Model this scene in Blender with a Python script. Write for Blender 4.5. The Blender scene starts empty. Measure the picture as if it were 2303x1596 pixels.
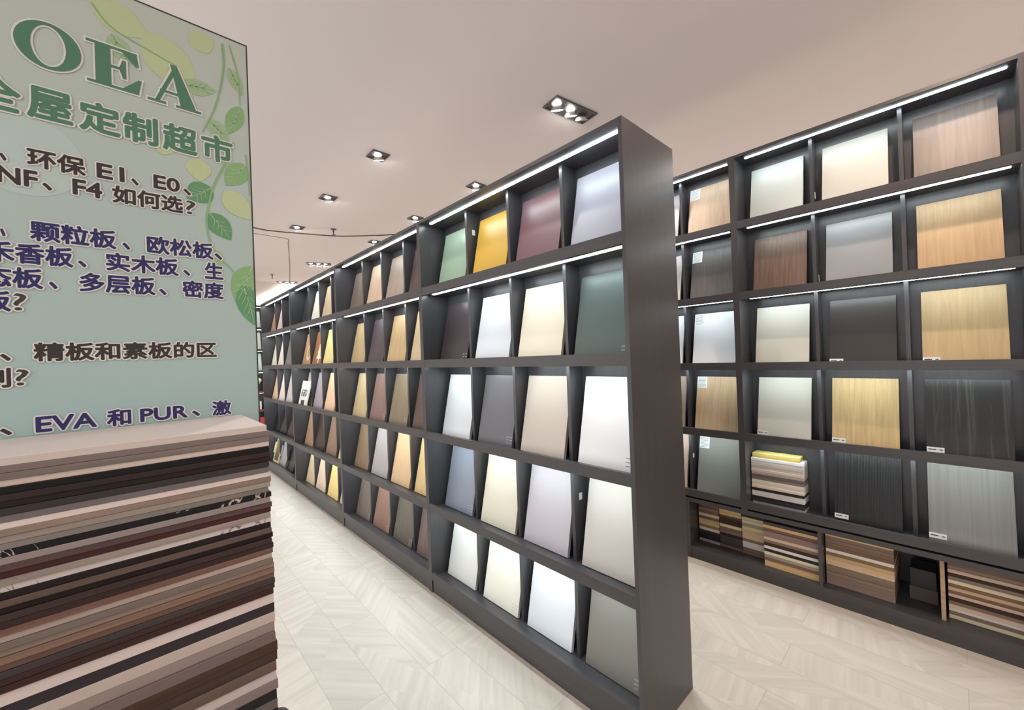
import bpy, math, random
from mathutils import Matrix, Vector
random.seed(7)
S = bpy.context.scene
COL = S.collection

# ---------------------------------------------------------------- camera, world, exposure
cam_d = bpy.data.cameras.new('camera'); cam = bpy.data.objects.new('camera', cam_d); COL.objects.link(cam)
YAW, PITCH, ROLL = 0.7459, 0.0022, -0.0376
_f = Vector((math.sin(YAW)*math.cos(PITCH), math.cos(YAW)*math.cos(PITCH), math.sin(PITCH)))
_r = Vector((math.cos(YAW), -math.sin(YAW), 0)); _u = _r.cross(_f)
_R = math.cos(ROLL)*_r+math.sin(ROLL)*_u; _U = -math.sin(ROLL)*_r+math.cos(ROLL)*_u
cam.matrix_world = Matrix(((_R.x, _U.x, -_f.x, -1.370), (_R.y, _U.y, -_f.y, -0.826), (_R.z, _U.z, -_f.z, 1.5073), (0, 0, 0, 1)))
cam_d.sensor_fit = 'HORIZONTAL'; cam_d.sensor_width = 36; cam_d.lens = 36*916.87/2303
cam_d.clip_start = 0.05
S.camera = cam
W = bpy.data.worlds.new('world'); S.world = W; W.use_nodes = True
W.node_tree.nodes['Background'].inputs[0].default_value = (1.0, 0.95, 0.9, 1)
W.node_tree.nodes['Background'].inputs[1].default_value = 0.3
S.view_settings.view_transform = 'Standard'; S.view_settings.look = 'None'
S.view_settings.exposure = 0.0; S.view_settings.gamma = 1.0
S.view_settings.use_curve_mapping = False
S.cycles.use_denoising = True
S.cycles.max_bounces = 8
S.cycles.sample_clamp_indirect = 4.0

CEIL = 3.39
LAMP_POWER = 40.0       # each lit ceiling lamp
LED_STRENGTH = 33.0
SIDE_FILL_POWER = 165.0  # added area light at the left

# ---------------------------------------------------------------- helpers
def lin(c):
    r = []
    for v in c:
        v = v/255.0
        r.append(v/12.92 if v <= 0.04045 else ((v+0.055)/1.055)**2.4)
    return r
def scale_c(c, k): return [min(0.9, v*k) for v in c]

class MB:
    """collects boxes / polygons / tubes into one mesh"""
    def __init__(s): s.v = []; s.f = []; s.m = []; s.mi = 0
    def box(s, x0, x1, y0, y1, z0, z1):
        b = len(s.v)
        s.v += [(x0,y0,z0),(x1,y0,z0),(x1,y1,z0),(x0,y1,z0),(x0,y0,z1),(x1,y0,z1),(x1,y1,z1),(x0,y1,z1)]
        for q in ((0,3,2,1),(4,5,6,7),(0,1,5,4),(1,2,6,5),(2,3,7,6),(3,0,4,7)):
            s.f.append([b+i for i in q]); s.m.append(s.mi)
        return s
    def poly(s, pts):
        b = len(s.v); s.v += [tuple(p) for p in pts]; s.f.append(list(range(b, b+len(pts)))); s.m.append(s.mi); return s
    def lathe(s, prof, cx=0, cy=0, n=24, cap=True):
        b = len(s.v)
        for r, z in prof:
            for k in range(n):
                a = 2*math.pi*k/n; s.v.append((cx+r*math.cos(a), cy+r*math.sin(a), z))
        for i in range(len(prof)-1):
            for k in range(n):
                k2 = (k+1) % n
                s.f.append([b+i*n+k, b+i*n+k2, b+(i+1)*n+k2, b+(i+1)*n+k]); s.m.append(s.mi)
        if cap:
            s.f.append([b+k for k in range(n)][::-1]); s.m.append(s.mi)
            s.f.append([b+(len(prof)-1)*n+k for k in range(n)]); s.m.append(s.mi)
        return s
    def tube(s, pts, r, n=8):
        pts = [Vector(p) for p in pts]; b = len(s.v)
        for i, p in enumerate(pts):
            d = (pts[min(i+1, len(pts)-1)]-pts[max(i-1, 0)]).normalized()
            a = Vector((0,0,1)) if abs(d.z) < 0.9 else Vector((1,0,0))
            e1 = d.cross(a).normalized(); e2 = d.cross(e1)
            for k in range(n):
                t = 2*math.pi*k/n; s.v.append(tuple(p+e1*math.cos(t)*r+e2*math.sin(t)*r))
        for i in range(len(pts)-1):
            for k in range(n):
                k2 = (k+1) % n
                s.f.append([b+i*n+k, b+i*n+k2, b+(i+1)*n+k2, b+(i+1)*n+k]); s.m.append(s.mi)
        s.f.append([b+k for k in range(n)][::-1]); s.m.append(s.mi)
        s.f.append([b+(len(pts)-1)*n+k for k in range(n)]); s.m.append(s.mi)
        return s
    def mesh(s, name, mats):
        me = bpy.data.meshes.new(name); me.from_pydata(s.v, [], s.f)
        for m in (mats if isinstance(mats, (list, tuple)) else [mats]): me.materials.append(m)
        me.polygons.foreach_set('material_index', s.m); me.update(); return me
    def obj(s, name, mats, parent=None):
        return put(name, s.mesh(name, mats), parent)

def put(name, data, parent=None, loc=None, rot=None):
    o = bpy.data.objects.new(name, data); COL.objects.link(o)
    if parent: o.parent = parent
    if loc: o.location = loc
    if rot: o.rotation_euler = rot
    return o
def tag(o, label=None, cat=None, group=None, kind=None):
    if label: o['label'] = label
    if cat: o['category'] = cat
    if group: o['group'] = group
    if kind: o['kind'] = kind
    return o
def thing(name, label, cat, loc=(0,0,0), rz=0, group=None):
    o = put(name, None, None, loc, (0,0,rz)); o.empty_display_size = 0.1
    return tag(o, label, cat, group)

ORD = ['', 'first', 'second', 'third', 'fourth', 'fifth', 'sixth', 'seventh', 'eighth', 'ninth', 'tenth', 'eleventh', 'twelfth',
       'thirteenth', 'fourteenth', 'fifteenth', 'sixteenth', 'seventeenth', 'eighteenth', 'nineteenth']
TENS = {20: ('twentieth', 'twenty'), 30: ('thirtieth', 'thirty'), 40: ('fortieth', 'forty'), 50: ('fiftieth', 'fifty')}
def ordw(n):
    if n < 20: return ORD[n]
    t = n//10*10
    return TENS[t][0] if n == t else TENS[t][1]+'-'+ORD[n-t]

# ---------------------------------------------------------------- materials
def new_mat(name):
    m = bpy.data.materials.new(name); m.use_nodes = True
    return m, m.node_tree.nodes, m.node_tree.links, m.node_tree.nodes['Principled BSDF']
def plain(name, rgb, rough=0.5, spec=0.5, metal=0.0, linear=False, k=1.0):
    m, N, L, b = new_mat(name)
    c = list(rgb) if linear else lin(rgb)
    b.inputs['Base Color'].default_value = (*scale_c(c, k), 1); b.inputs['Roughness'].default_value = rough
    b.inputs['Specular IOR Level'].default_value = spec; b.inputs['Metallic'].default_value = metal
    return m
def grain(name, rgb, rgb2, axis='z', freq=42.0, rough=0.42, k=1.0, stretch=0.05, dist=0.7, contrast=(0.3, 0.72), spec=0.5):
    m, N, L, b = new_mat(name)
    tc = N.new('ShaderNodeTexCoord'); oi = N.new('ShaderNodeObjectInfo'); mp = N.new('ShaderNodeMapping')
    sc = {'z': (1, 1, stretch), 'x': (stretch, 1, 1), 'y': (1, stretch, 1)}[axis]
    mp.inputs['Scale'].default_value = [freq*v for v in sc]
    mul = N.new('ShaderNodeMath'); mul.operation = 'MULTIPLY'; mul.inputs[1].default_value = 37.0
    L.new(oi.outputs['Random'], mul.inputs[0])
    add = N.new('ShaderNodeVectorMath'); add.operation = 'ADD'
    L.new(tc.outputs['Object'], add.inputs[0]); L.new(mul.outputs[0], add.inputs[1])
    L.new(add.outputs[0], mp.inputs['Vector'])
    no = N.new('ShaderNodeTexNoise'); no.inputs['Scale'].default_value = 1.0; no.inputs['Detail'].default_value = 5
    no.inputs['Roughness'].default_value = 0.62; no.inputs['Distortion'].default_value = dist
    L.new(mp.outputs[0], no.inputs['Vector'])
    cr = N.new('ShaderNodeValToRGB')
    cr.color_ramp.elements[0].position = contrast[0]; cr.color_ramp.elements[0].color = (*scale_c(lin(rgb2), k), 1)
    cr.color_ramp.elements[1].position = contrast[1]; cr.color_ramp.elements[1].color = (*scale_c(lin(rgb), k), 1)
    L.new(no.outputs['Fac'], cr.inputs[0]); L.new(cr.outputs[0], b.inputs['Base Color'])
    b.inputs['Roughness'].default_value = rough; b.inputs['Specular IOR Level'].default_value = spec
    return m
def emit(name, rgb, strength):
    m, N, L, b = new_mat(name)
    b.inputs['Base Color'].default_value = (0.8, 0.8, 0.8, 1)
    b.inputs['Emission Color'].default_value = (*rgb, 1); b.inputs['Emission Strength'].default_value = strength
    return m
def marble(name, base, vein, k=1.0):
    m, N, L, b = new_mat(name)
    tc = N.new('ShaderNodeTexCoord'); mp = N.new('ShaderNodeMapping'); mp.inputs['Rotation'].default_value = (0.3, 0.8, 0.5)
    mp.inputs['Scale'].default_value = (9, 9, 9)
    L.new(tc.outputs['Object'], mp.inputs[0])
    no = N.new('ShaderNodeTexNoise'); no.inputs['Scale'].default_value = 1.0; no.inputs['Detail'].default_value = 6; no.inputs['Distortion'].default_value = 1.6
    L.new(mp.outputs[0], no.inputs['Vector'])
    cr = N.new('ShaderNodeValToRGB'); e = cr.color_ramp.elements
    e[0].position = 0.49; e[0].color = (*scale_c(lin(base), k), 1)
    e[1].position = 0.5; e[1].color = (*scale_c(lin(vein), k), 1)
    x = e.new(0.508); x.color = (*scale_c(lin(base), k), 1)
    L.new(no.outputs['Fac'], cr.inputs[0]); L.new(cr.outputs[0], b.inputs['Base Color']); b.inputs['Roughness'].default_value = 0.35
    return m

M_CAB = grain('charcoal_laminate', (75, 74, 77), (67, 66, 69), 'z', 60, 0.31, 1.0, 0.03)
M_CABY = grain('charcoal_laminate_level_grain', (76, 75, 78), (67, 66, 69), 'y', 60, 0.34, 1.0, 0.03)
M_LED = emit('cool_white_strip', (0.86, 0.97, 1.0), LED_STRENGTH)
M_LAMP = emit('lamp_lens_lit', (1.0, 0.93, 0.84), 60.0)
M_WHITE = plain('white_paper', (235, 235, 235), 0.6)
M_INK = plain('dark_print', (60, 60, 62), 0.6)
M_INKW = plain('white_print', (205, 205, 205), 0.5)
M_BLACK = plain('black_lacquer', (34, 36, 40), 0.35)
M_TRIMG = plain('grey_metal_trim', (96, 94, 96), 0.4)
M_CHROME = plain('bright_metal', (200, 200, 198), 0.3, metal=0.8)

def ceiling_mat():
    m, N, L, b = new_mat('ceiling_paint')
    no = N.new('ShaderNodeTexNoise'); no.inputs['Scale'].default_value = 0.8; tc = N.new('ShaderNodeTexCoord')
    L.new(tc.outputs['Object'], no.inputs['Vector'])
    mx = N.new('ShaderNodeMix'); mx.data_type = 'RGBA'
    mx.inputs[6].default_value = (0.87, 0.825, 0.835, 1); mx.inputs[7].default_value = (0.9, 0.855, 0.865, 1)
    L.new(no.outputs['Fac'], mx.inputs[0]); L.new(mx.outputs[2], b.inputs['Base Color'])
    b.inputs['Roughness'].default_value = 0.75
    return m

def floor_mat():
    m, N, L, b = new_mat('wood_look_floor_tile')
    def math_(op, a, bb=None, c=None):
        n = N.new('ShaderNodeMath'); n.operation = op
        for i, v in enumerate((a, bb, c)):
            if v is None: continue
            if isinstance(v, (int, float)): n.inputs[i].default_value = v
            else: L.new(v, n.inputs[i])
        return n.outputs[0]
    tc = N.new('ShaderNodeTexCoord'); sp = N.new('ShaderNodeSeparateXYZ'); L.new(tc.outputs['Object'], sp.inputs[0])
    x, y = sp.outputs[0], sp.outputs[1]
    u = math_('DIVIDE', math_('ADD', x, 0.175+20.0), 0.2)
    row = math_('FLOOR', u); fu = math_('FRACT', u)
    odd = math_('MODULO', row, 2.0)
    v = math_('DIVIDE', math_('ADD', math_('ADD', y, 24.0-0.97+0.6), math_('MULTIPLY', odd, 0.6)), 1.2)
    tile = math_('FLOOR', v); fv = math_('FRACT', v)
    # joint mask
    du = math_('MULTIPLY', math_('MINIMUM', fu, math_('SUBTRACT', 1.0, fu)), 0.2)
    dv = math_('MULTIPLY', math_('MINIMUM', fv, math_('SUBTRACT', 1.0, fv)), 1.2)
    joint = math_('LESS_THAN', math_('MINIMUM', du, dv), 0.0016)
    # diagonal pieces inside each tile
    cv = N.new('ShaderNodeCombineXYZ'); L.new(row, cv.inputs[0]); L.new(tile, cv.inputs[1])
    wn = N.new('ShaderNodeTexWhiteNoise'); wn.noise_dimensions = '3D'; L.new(cv.outputs[0], wn.inputs['Vector'])
    sgn = math_('SUBTRACT', math_('MULTIPLY', math_('GREATER_THAN', wn.outputs['Value'], 0.5), 2.0), 1.0)
    slant = math_('MULTIPLY', math_('MULTIPLY', math_('SUBTRACT', fu, 0.5), sgn), 0.85)
    w = math_('ADD', math_('MULTIPLY', fv, 2.6), slant)
    tri = math_('MULTIPLY', math_('ABSOLUTE', math_('SUBTRACT', math_('FRACT', math_('MULTIPLY', w, 0.5)), 0.5)), 0.8)
    piece = math_('FLOOR', math_('ADD', w, math_('MULTIPLY', tri, math_('MULTIPLY', fu, 1.6))))
    cp = N.new('ShaderNodeCombineXYZ'); L.new(row, cp.inputs[0]); L.new(tile, cp.inputs[1]); L.new(piece, cp.inputs[2])
    wp = N.new('ShaderNodeTexWhiteNoise'); wp.noise_dimensions = '3D'; L.new(cp.outputs[0], wp.inputs['Vector'])
    ang = math_('MULTIPLY', math_('SUBTRACT', math_('FLOOR', math_('MULTIPLY', wp.outputs['Value'], 3.99)), 1.0), 0.72)
    vr = N.new('ShaderNodeVectorRotate'); vr.rotation_type = 'Z_AXIS'
    L.new(tc.outputs['Object'], vr.inputs['Vector']); L.new(ang, vr.inputs['Angle'])
    off = N.new('ShaderNodeVectorMath'); off.operation = 'SCALE'; L.new(wp.outputs['Color'], off.inputs[0]); off.inputs['Scale'].default_value = 9.0
    ad = N.new('ShaderNodeVectorMath'); ad.operation = 'ADD'; L.new(vr.outputs[0], ad.inputs[0]); L.new(off.outputs[0], ad.inputs[1])
    mp = N.new('ShaderNodeMapping'); mp.inputs['Scale'].default_value = (26, 1.5, 1); L.new(ad.outputs[0], mp.inputs[0])
    no = N.new('ShaderNodeTexNoise'); no.inputs['Scale'].default_value = 1; no.inputs['Detail'].default_value = 4; no.inputs['Distortion'].default_value = 0.5
    L.new(mp.outputs[0], no.inputs['Vector'])
    cr = N.new('ShaderNodeValToRGB'); e = cr.color_ramp.elements
    e[0].position = 0.28; e[0].color = (*lin((190, 181, 169)), 1); e[1].position = 0.66; e[1].color = (*lin((206, 198, 186)), 1)
    L.new(no.outputs['Fac'], cr.inputs[0])
    tone = math_('ADD', 0.945, math_('MULTIPLY', wp.outputs['Value'], 0.055))
    m1 = N.new('ShaderNodeVectorMath'); m1.operation = 'SCALE'; L.new(cr.outputs[0], m1.inputs[0]); L.new(tone, m1.inputs['Scale'])
    mj = N.new('ShaderNodeMix'); mj.data_type = 'RGBA'; L.new(joint, mj.inputs[0]); L.new(m1.outputs[0], mj.inputs[6])
    mj.inputs[7].default_value = (*lin((174, 167, 156)), 1)
    L.new(mj.outputs[2], b.inputs['Base Color']); b.inputs['Roughness'].default_value = 0.36
    b.inputs['Specular IOR Level'].default_value = 0.45
    return m

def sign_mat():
    """printed banner face: pale green to teal print, its head paler with flare haze in the colour"""
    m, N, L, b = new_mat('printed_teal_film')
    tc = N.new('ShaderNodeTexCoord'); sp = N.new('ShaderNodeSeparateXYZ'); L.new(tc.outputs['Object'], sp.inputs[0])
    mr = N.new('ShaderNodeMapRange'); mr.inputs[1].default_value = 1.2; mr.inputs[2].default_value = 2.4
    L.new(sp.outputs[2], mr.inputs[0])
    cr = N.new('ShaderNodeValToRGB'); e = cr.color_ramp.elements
    e[0].color = (*scale_c(lin((168, 204, 209)), 1.0), 1); e[1].color = (*scale_c(lin((206, 218, 210)), 1.0), 1)  # head tone of the print lightened further for flare haze
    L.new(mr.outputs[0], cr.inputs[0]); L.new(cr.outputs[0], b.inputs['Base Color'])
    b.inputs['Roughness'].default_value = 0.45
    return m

# ---------------------------------------------------------------- room
def struct(name, mb, mat):
    o = mb.obj(name, mat); o['kind'] = 'structure'; return o
XL, XR, YB, YF = -5.0, 4.6, -4.0, 9.75
M_WALL = plain('wall_paint', (236, 230, 224), 0.7)
struct('floor', MB().box(XL, XR, YB, YF, -0.1, 0), floor_mat())
struct('ceiling', MB().box(XL, XR, YB, YF, CEIL, CEIL+0.1), ceiling_mat())
struct('wall_far', MB().box(XL, XR, YF, YF+0.1, 0, CEIL), M_WALL)
struct('wall_right', MB().box(XR, XR+0.1, YB, YF, 0, CEIL), M_WALL)
struct('wall_left', MB().box(XL-0.1, XL, YB, -2.6, 0, CEIL).box(XL-0.1, XL, 8.6, YF, 0, CEIL).box(XL-0.1, XL, -2.6, 8.6, 3.05, CEIL), M_WALL)  # opening in the unseen wall made up for the added area light
_m = MB()
for _y in (-2.6, 0.2, 3.0, 5.8, 8.56): _m.box(XL-0.07, XL-0.03, _y, _y+0.04, 0, 3.05)
_m.box(XL-0.07, XL-0.03, -2.6, 8.6, 3.0, 3.05)
struct('added_opening_frame', _m, plain('added_frame_paint', (70, 70, 72), 0.4))  # made-up frame around the added light, out of view
# added area light out of view at left, lifts ceiling and shelf fronts
_a = bpy.data.lights.new('added_side_fill', 'AREA'); _a.shape = 'RECTANGLE'; _a.size = 11.0; _a.size_y = 2.9; _a.energy = SIDE_FILL_POWER; _a.color = (1.0, 0.96, 0.96)
_o = bpy.data.objects.new('added_side_fill', _a); COL.objects.link(_o); _o.location = (XL-0.02, 3.0, 1.5); _o.rotation_euler = Vector((1, 0, 0)).to_track_quat('-Z', 'Y').to_euler()
struct('wall_back', MB().box(XL, XR, YB-0.1, YB, 0, CEIL), M_WALL)
def spline(pts, n=10):
    out = []; P = [Vector(p) for p in pts]; P = [P[0]*2-P[1]]+P+[P[-1]*2-P[-2]]
    for i in range(1, len(P)-2):
        for k in range(n):
            t = k/n; a, b_, c, d = P[i-1:i+3]
            out.append(0.5*((2*b_)+(c-a)*t+(2*a-5*b_+4*c-d)*t*t+(3*b_-a-3*c+d)*t**3))
    out.append(P[-2]); return out
cv_ = [(-2.2, 4.75), (-1.1, 5.35), (-0.141, 5.598), (0.128, 5.60), (0.559, 5.468), (0.892, 5.338), (1.247, 5.058), (1.533, 4.772), (2.1, 4.0)]
struct('trim_1', MB().tube(spline([(x, y, CEIL-0.001) for x, y in cv_]), 0.011, 6), plain('dark_ceiling_gap', (80, 66, 60), 0.7))
cv_ = [(-1.6, 5.88), (-0.061, 5.886), (0.30, 5.889), (0.38, 5.93), (0.413, 6.106), (0.875, 7.843), (1.34, 9.7)]
struct('trim_2', MB().tube([(x, y, CEIL-0.001) for x, y in cv_], 0.006, 6), plain('ceiling_panel_joint', (150, 130, 118), 0.7))

# ---------------------------------------------------------------- shelving units
LIP = [1.968, 1.503, 1.040, 0.575, 0.129]
SURF = [z-0.030 for z in LIP]
UND = [2.382]+[z-0.045 for z in LIP[:4]]
DEPTH = 0.4115
def shelf_unit(label, cat, loc, wid, ncol, plinth=True, rz=0, group=None, H=2.4, both=True):
    t = thing('display_shelf', label, cat, loc, rz, group)
    zb = 0.0 if plinth else 0.067
    for y0 in (0, wid-0.018): MB().box(0, DEPTH, y0, y0+0.018, zb, H).obj('side_panel', M_CAB, t)
    MB().box(0.001, DEPTH-0.001, 0.018, wid-0.018, 2.382, H).obj('top_panel', M_CABY, t)
    MB().box(0.2, 0.2115, 0.018, wid-0.018, 0.08, 2.382).obj('back_panel', M_CAB, t)
    for z in LIP:
        m = MB().box(0.001, 0.019, 0.018, wid-0.018, z-0.05, z)
        m.box(0.019, 0.2, 0.018, wid-0.018, z-0.045, z-0.030)
        m.box(0.2115, DEPTH-0.019, 0.018, wid-0.018, z-0.045, z-0.030)
        m.box(DEPTH-0.019, DEPTH-0.001, 0.018, wid-0.018, z-0.05, z)
        m.obj('shelf', M_CABY, t)
    if plinth:
        MB().box(0.006, DEPTH-0.006, 0.018, wid-0.018, 0.0, 0.074).obj('plinth', M_CABY, t)
    pitch = (wid-0.036)/ncol
    for r in range(5):
        for c in range(1, ncol):
            yc = 0.018+c*pitch
            MB().box(0.1, 0.2, yc-0.009, yc+0.009, SURF[r], UND[r]).box(0.2115, 0.3, yc-0.009, yc+0.009, SURF[r], UND[r]).obj('divider', M_CAB, t)
        tag(MB().box(0.050, 0.068, 0.045, wid-0.065, UND[r]-0.0025, UND[r]-0.0002).obj('light_strip', M_LED, t), 'glowing cool white light strip')
    return t
TILT = math.asin(0.0845/0.393)
def board_mesh(mat, w=0.292, h=0.393, t=0.018, edge=None):
    m = MB().box(0, t, -w/2, w/2, 0, h)
    mats = [mat]
    if edge: mats.append(edge); m.m = [1, 1, 1, 0, 1, 0]
    return m.mesh('sample_board', mats)
MATS = {}
def bmat(spec):
    """('p', rgb) plain laminate, ('w', rgb, rgb2) wood grain, others special"""
    if spec in MATS: return MATS[spec]
    nm = 'board_%d' % len(MATS)
    if spec[0] == 'p': m = plain(nm, spec[1], spec[2] if len(spec) > 2 else 0.33, 0.5)
    elif spec[0] == 'w': m = grain(nm, spec[1], spec[2], 'z', spec[3] if len(spec) > 3 else 46, 0.42, 1.0, 0.05)
    elif spec[0] == 'm': m = plain(nm, spec[1], 0.32, 0.6, 0.7)
    MATS[spec] = m
    return m
UNITS = {}
ROWW = ['top', 'second', 'middle', 'fourth', 'bottom']
def board(spec, desc, unit, ncol, row, col, wid, loc, where, dy=0.0, extra=None, h=0.393, w=0.292, zoff=0.0):
    pitch = (wid-0.036)/ncol
    yl = 0.018+(ncol-1-col+0.5)*pitch+dy
    z = loc[2]+SURF[row]+0.018*math.sin(TILT)+0.0005
    o = put('sample_board', board_mesh(bmat(spec), w, h), None, (loc[0]+0.096, loc[1]+yl, z), (0, TILT, 0))
    tag(o, '%s board, %s' % (desc, where), 'board', 'sample boards on the display shelves')
    if extra: extra(o, w, h)
    return o
def code(ink):
    def f(o, w, h):
        m = MB(); random.seed(int(o.location.y*1000)+int(o.location.z*100))
        for i in range(3):
            z = 0.052-i*0.016
            for (a, b_) in ((0.048, 0.032), (0.022, 0.008)):
                y = -w/2+a
                while y > -w/2+b_:
                    m.box(-0.0006, 0.0, y-0.003, y-0.0005, z, z+0.004); y -= 0.0045
        m.obj('printed_code', ink, o)
    return f
def sticker(o, w, h):
    MB().box(-0.0008, 0.0, w/2-0.072, w/2-0.002, h-0.085, h-0.001).obj('label_sticker', M_WHITE, o)
    c = [x for x in o.children if x.name.startswith('label_sticker')][0]
    m = MB(); random.seed(3)
    for i in range(8):
        z = h-0.01-i*0.0092
        m.box(-0.0014, -0.0008, w/2-0.066+0.012*random.random(), w/2-0.008, z-0.003, z)
    m.obj('printed_lines', plain('sticker_print', (150, 152, 155), 0.6) if 'sticker_print' not in bpy.data.materials else bpy.data.materials['sticker_print'], c)
def ticket(o, w, h):
    c = MB().box(-0.002, 0.0, w/2-0.064, w/2, 0.012, 0.038).obj('name_ticket', M_WHITE, o)
    MB().box(-0.0026, -0.002, w/2-0.034, w/2-0.006, 0.024, 0.029).box(-0.0026, -0.002, w/2-0.058, w/2-0.046, 0.024, 0.028).obj('printed_lines', M_INK, c)

WID = 1.5155
def P(*c): return ('p', c)
def Wd(c, d=0.8, f=70):
    return ('w', tuple(c), tuple(int(v*d) for v in c), f)
ISL = [
 ('nearest island shelf', 'dark grey island shelf unit at the near end with the tall blank end panel', [
  [('sage green', P(152, 174, 152)), ('mustard yellow', P(206, 164, 66)), ('dusty plum', P(120, 88, 94)), ('pale blue grey', P(172, 176, 190))],
  [('dark plum brown', P(66, 58, 62)), ('cool white', P(226, 231, 238)), ('cream', P(238, 230, 208)), ('dark teal green', P(82, 99, 95))],
  [('bright white', P(232, 237, 240)), ('charcoal grey', P(104, 102, 107)), ('taupe beige', P(202, 190, 178)), ('pure white', P(242, 245, 243))],
  [('steel blue', P(140, 149, 164)), ('cream beige', P(228, 223, 203)), ('lilac grey', P(194, 190, 197)), ('light greige', P(206, 202, 194))],
  [('off white', P(236, 238, 234)), ('ivory', P(245, 245, 229)), ('bluish white', P(230, 237, 246)), ('grey brown', P(130, 128, 121))]]),
 ('second island shelf', 'dark grey island shelf unit second from the near end holding wood grain boards', [
  [('grey brown wood', Wd((138, 122, 110))), ('light peach wood', Wd((218, 188, 162), .88)), ('taupe wood', Wd((172, 152, 138), .88)), ('dark reddish brown', Wd((94, 70, 66)))],
  [('tan oak', Wd((212, 184, 140), .86)), ('dark purple brown', Wd((90, 78, 80))), ('golden oak', Wd((208, 178, 132), .88)), ('light oak', Wd((218, 194, 154), .9))],
  [('pale yellow oak', Wd((220, 200, 154), .88)), ('mauve brown wood', Wd((146, 118, 108), .84)), ('olive brown wood', Wd((148, 132, 106), .82)), ('reddish brown wood', Wd((108, 84, 76)))],
  [('brown oak', Wd((158, 132, 104), .82)), ('pale grey', Wd((186, 180, 178), .94)), ('peach oak', Wd((234, 200, 156), .93)), ('yellow oak', Wd((238, 208, 148), .92))],
  [('weathered grey brown', Wd((128, 115, 104), .82)), ('reddish walnut', Wd((150, 116, 100), .84)), ('olive grey wood', Wd((106, 98, 86), .82)), ('purple brown wood', Wd((122, 102, 96), .8))]]),
 ('third island shelf', 'dark grey island shelf unit third from the near end with the white price card', [
  [('charcoal', P(58, 57, 60)), ('creamy white', P(250, 246, 228)), ('beige oak', Wd((220, 196, 160), .9)), None],
  [('tan', Wd((208, 168, 126), .9)), ('orange brown', Wd((172, 112, 76), .85)), ('yellow maple', Wd((252, 228, 152), .94)), None],
  [('pale beige', Wd((205, 186, 166), .92)), ('lilac grey panelled', P(168, 160, 166)), ('peach', Wd((244, 206, 168), .94)), None],
  [('tan brown', Wd((180, 148, 118), .88)), ('dark espresso', Wd((70, 52, 46))), ('mid brown', Wd((150, 122, 100), .86)), ('pale cream', P(240, 222, 176))],
  [('beige', Wd((220, 200, 164), .92)), ('pinkish beige', Wd((228, 208, 182), .93)), ('bright yellow maple', Wd((244, 218, 142), .94)), ('pinkish', P(216, 198, 188))]]),
 ('farthest island shelf', 'dark grey island shelf unit at the far end beside the green banner', [
  [('pinkish tan', Wd((198, 152, 128), .9)), ('pale pink', P(226, 202, 188)), None, None],
  [('cream', P(250, 246, 222)), ('pale cream', P(248, 236, 216)), ('mid grey', P(126, 124, 126)), None],
  [('peach', P(246, 206, 172)), ('very pale pink', P(236, 222, 217)), ('light grey', P(206, 202, 200)), None],
  [('black', P(26, 26, 28, 0)), ('blue black', P(22, 23, 30)), ('dark red black', P(48, 28, 28)), None],
  [None, None, None, None]]),
]
POS = ['leftmost', 'second from left', 'third from left', 'rightmost']
def fix(spec):
    return (spec[0], tuple(spec[1][:3]))+tuple(spec[2:]) if spec[0] == 'p' else spec
for k, (short, lab, rows) in enumerate(ISL):
    loc = (0, k*WID, 0)
    u = shelf_unit(lab, 'shelf', loc, WID, 4, True, group='island shelf units'); UNITS[k] = u
    for r in range(5):
        for c in range(4):
            e = rows[r][c]
            if not e: continue
            desc, spec = e
            ex = None
            dark = sum(spec[1][:3]) < 470
            if k == 0 and (r, c) in ((1, 3), (2, 1), (2, 2), (3, 0), (3, 2), (3, 3), (4, 1), (4, 3), (1, 0)): ex = code(M_INKW)
            if k == 0 and (r, c) == (2, 3): ex = code(M_INK)
            if k == 1 and r >= 2 and dark: ex = code(M_INKW)
            jit = (0.004*math.sin(7*r+3*c+k))
            board(fix(spec), desc, u, 4, r, c, WID, loc, '%s in %s row of %s' % (POS[c], ROWW[r], short), jit, ex)

# small white stickers on dividers of the nearest unit
for (x, y, z) in ((0.149, 1.127, 2.2586), (0.1467, 0.374, 0.8386), (0.1477, 1.127, 0.145)):
    yy = 1.5155-0.018-round((1.5155-0.018-y)/0.3699)*0.3699-0.009
    tag(MB().box(x-0.011, x+0.011, yy-0.0012, yy-0.0002, z-0.016, z+0.016).obj('sticker', M_WHITE, UNITS[0]), 'small white square sticker')

# ---------------------------------------------------------------- right hand shelving on storage bases
RX = 1.551; BASE = 0.367
RW = 1.21; RLOC = (RX, 0.1365-RW, BASE); LLOC = (RX, 0.1365, BASE)
UNITS['R'] = shelf_unit('tall dark grey shelf unit at right, three columns wide, above the storage cabinet', 'shelf', RLOC, RW, 3, False)
UNITS['L'] = shelf_unit('tall dark grey shelf unit half hidden behind the island end panel', 'shelf', LLOC, WID, 4, False)
RIGHT = [
 [('off white', P(204, 210, 205)), ('warm greige white', P(196, 194, 183)), ('walnut with cathedral grain', Wd((112, 94, 84), .72, 30))],
 [('streaky walnut', Wd((126, 100, 84), .74)), ('mid grey', P(148, 148, 149)), ('honey oak', Wd((198, 166, 124), .9))],
 [('pale greige', P(214, 212, 198)), ('black brown', P(60, 54, 54)), ('light oak', Wd((208, 180, 134), .9))],
 [('pale putty', P(210, 208, 196)), ('pale oak with strong grain', Wd((222, 192, 138), .84, 60)), ('black wood with pale streaks', Wd((40, 38, 39), 1.0))],
 [None, None, ('brushed pewter metal', ('m', (128, 126, 120)))]]
MATS[fix(RIGHT[3][2][1])] = grain('black_streaked', (96, 94, 93), (27, 26, 26), 'z', 55, 0.36, 1.0, 0.03, 0.4, (0.52, 0.9))
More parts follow.
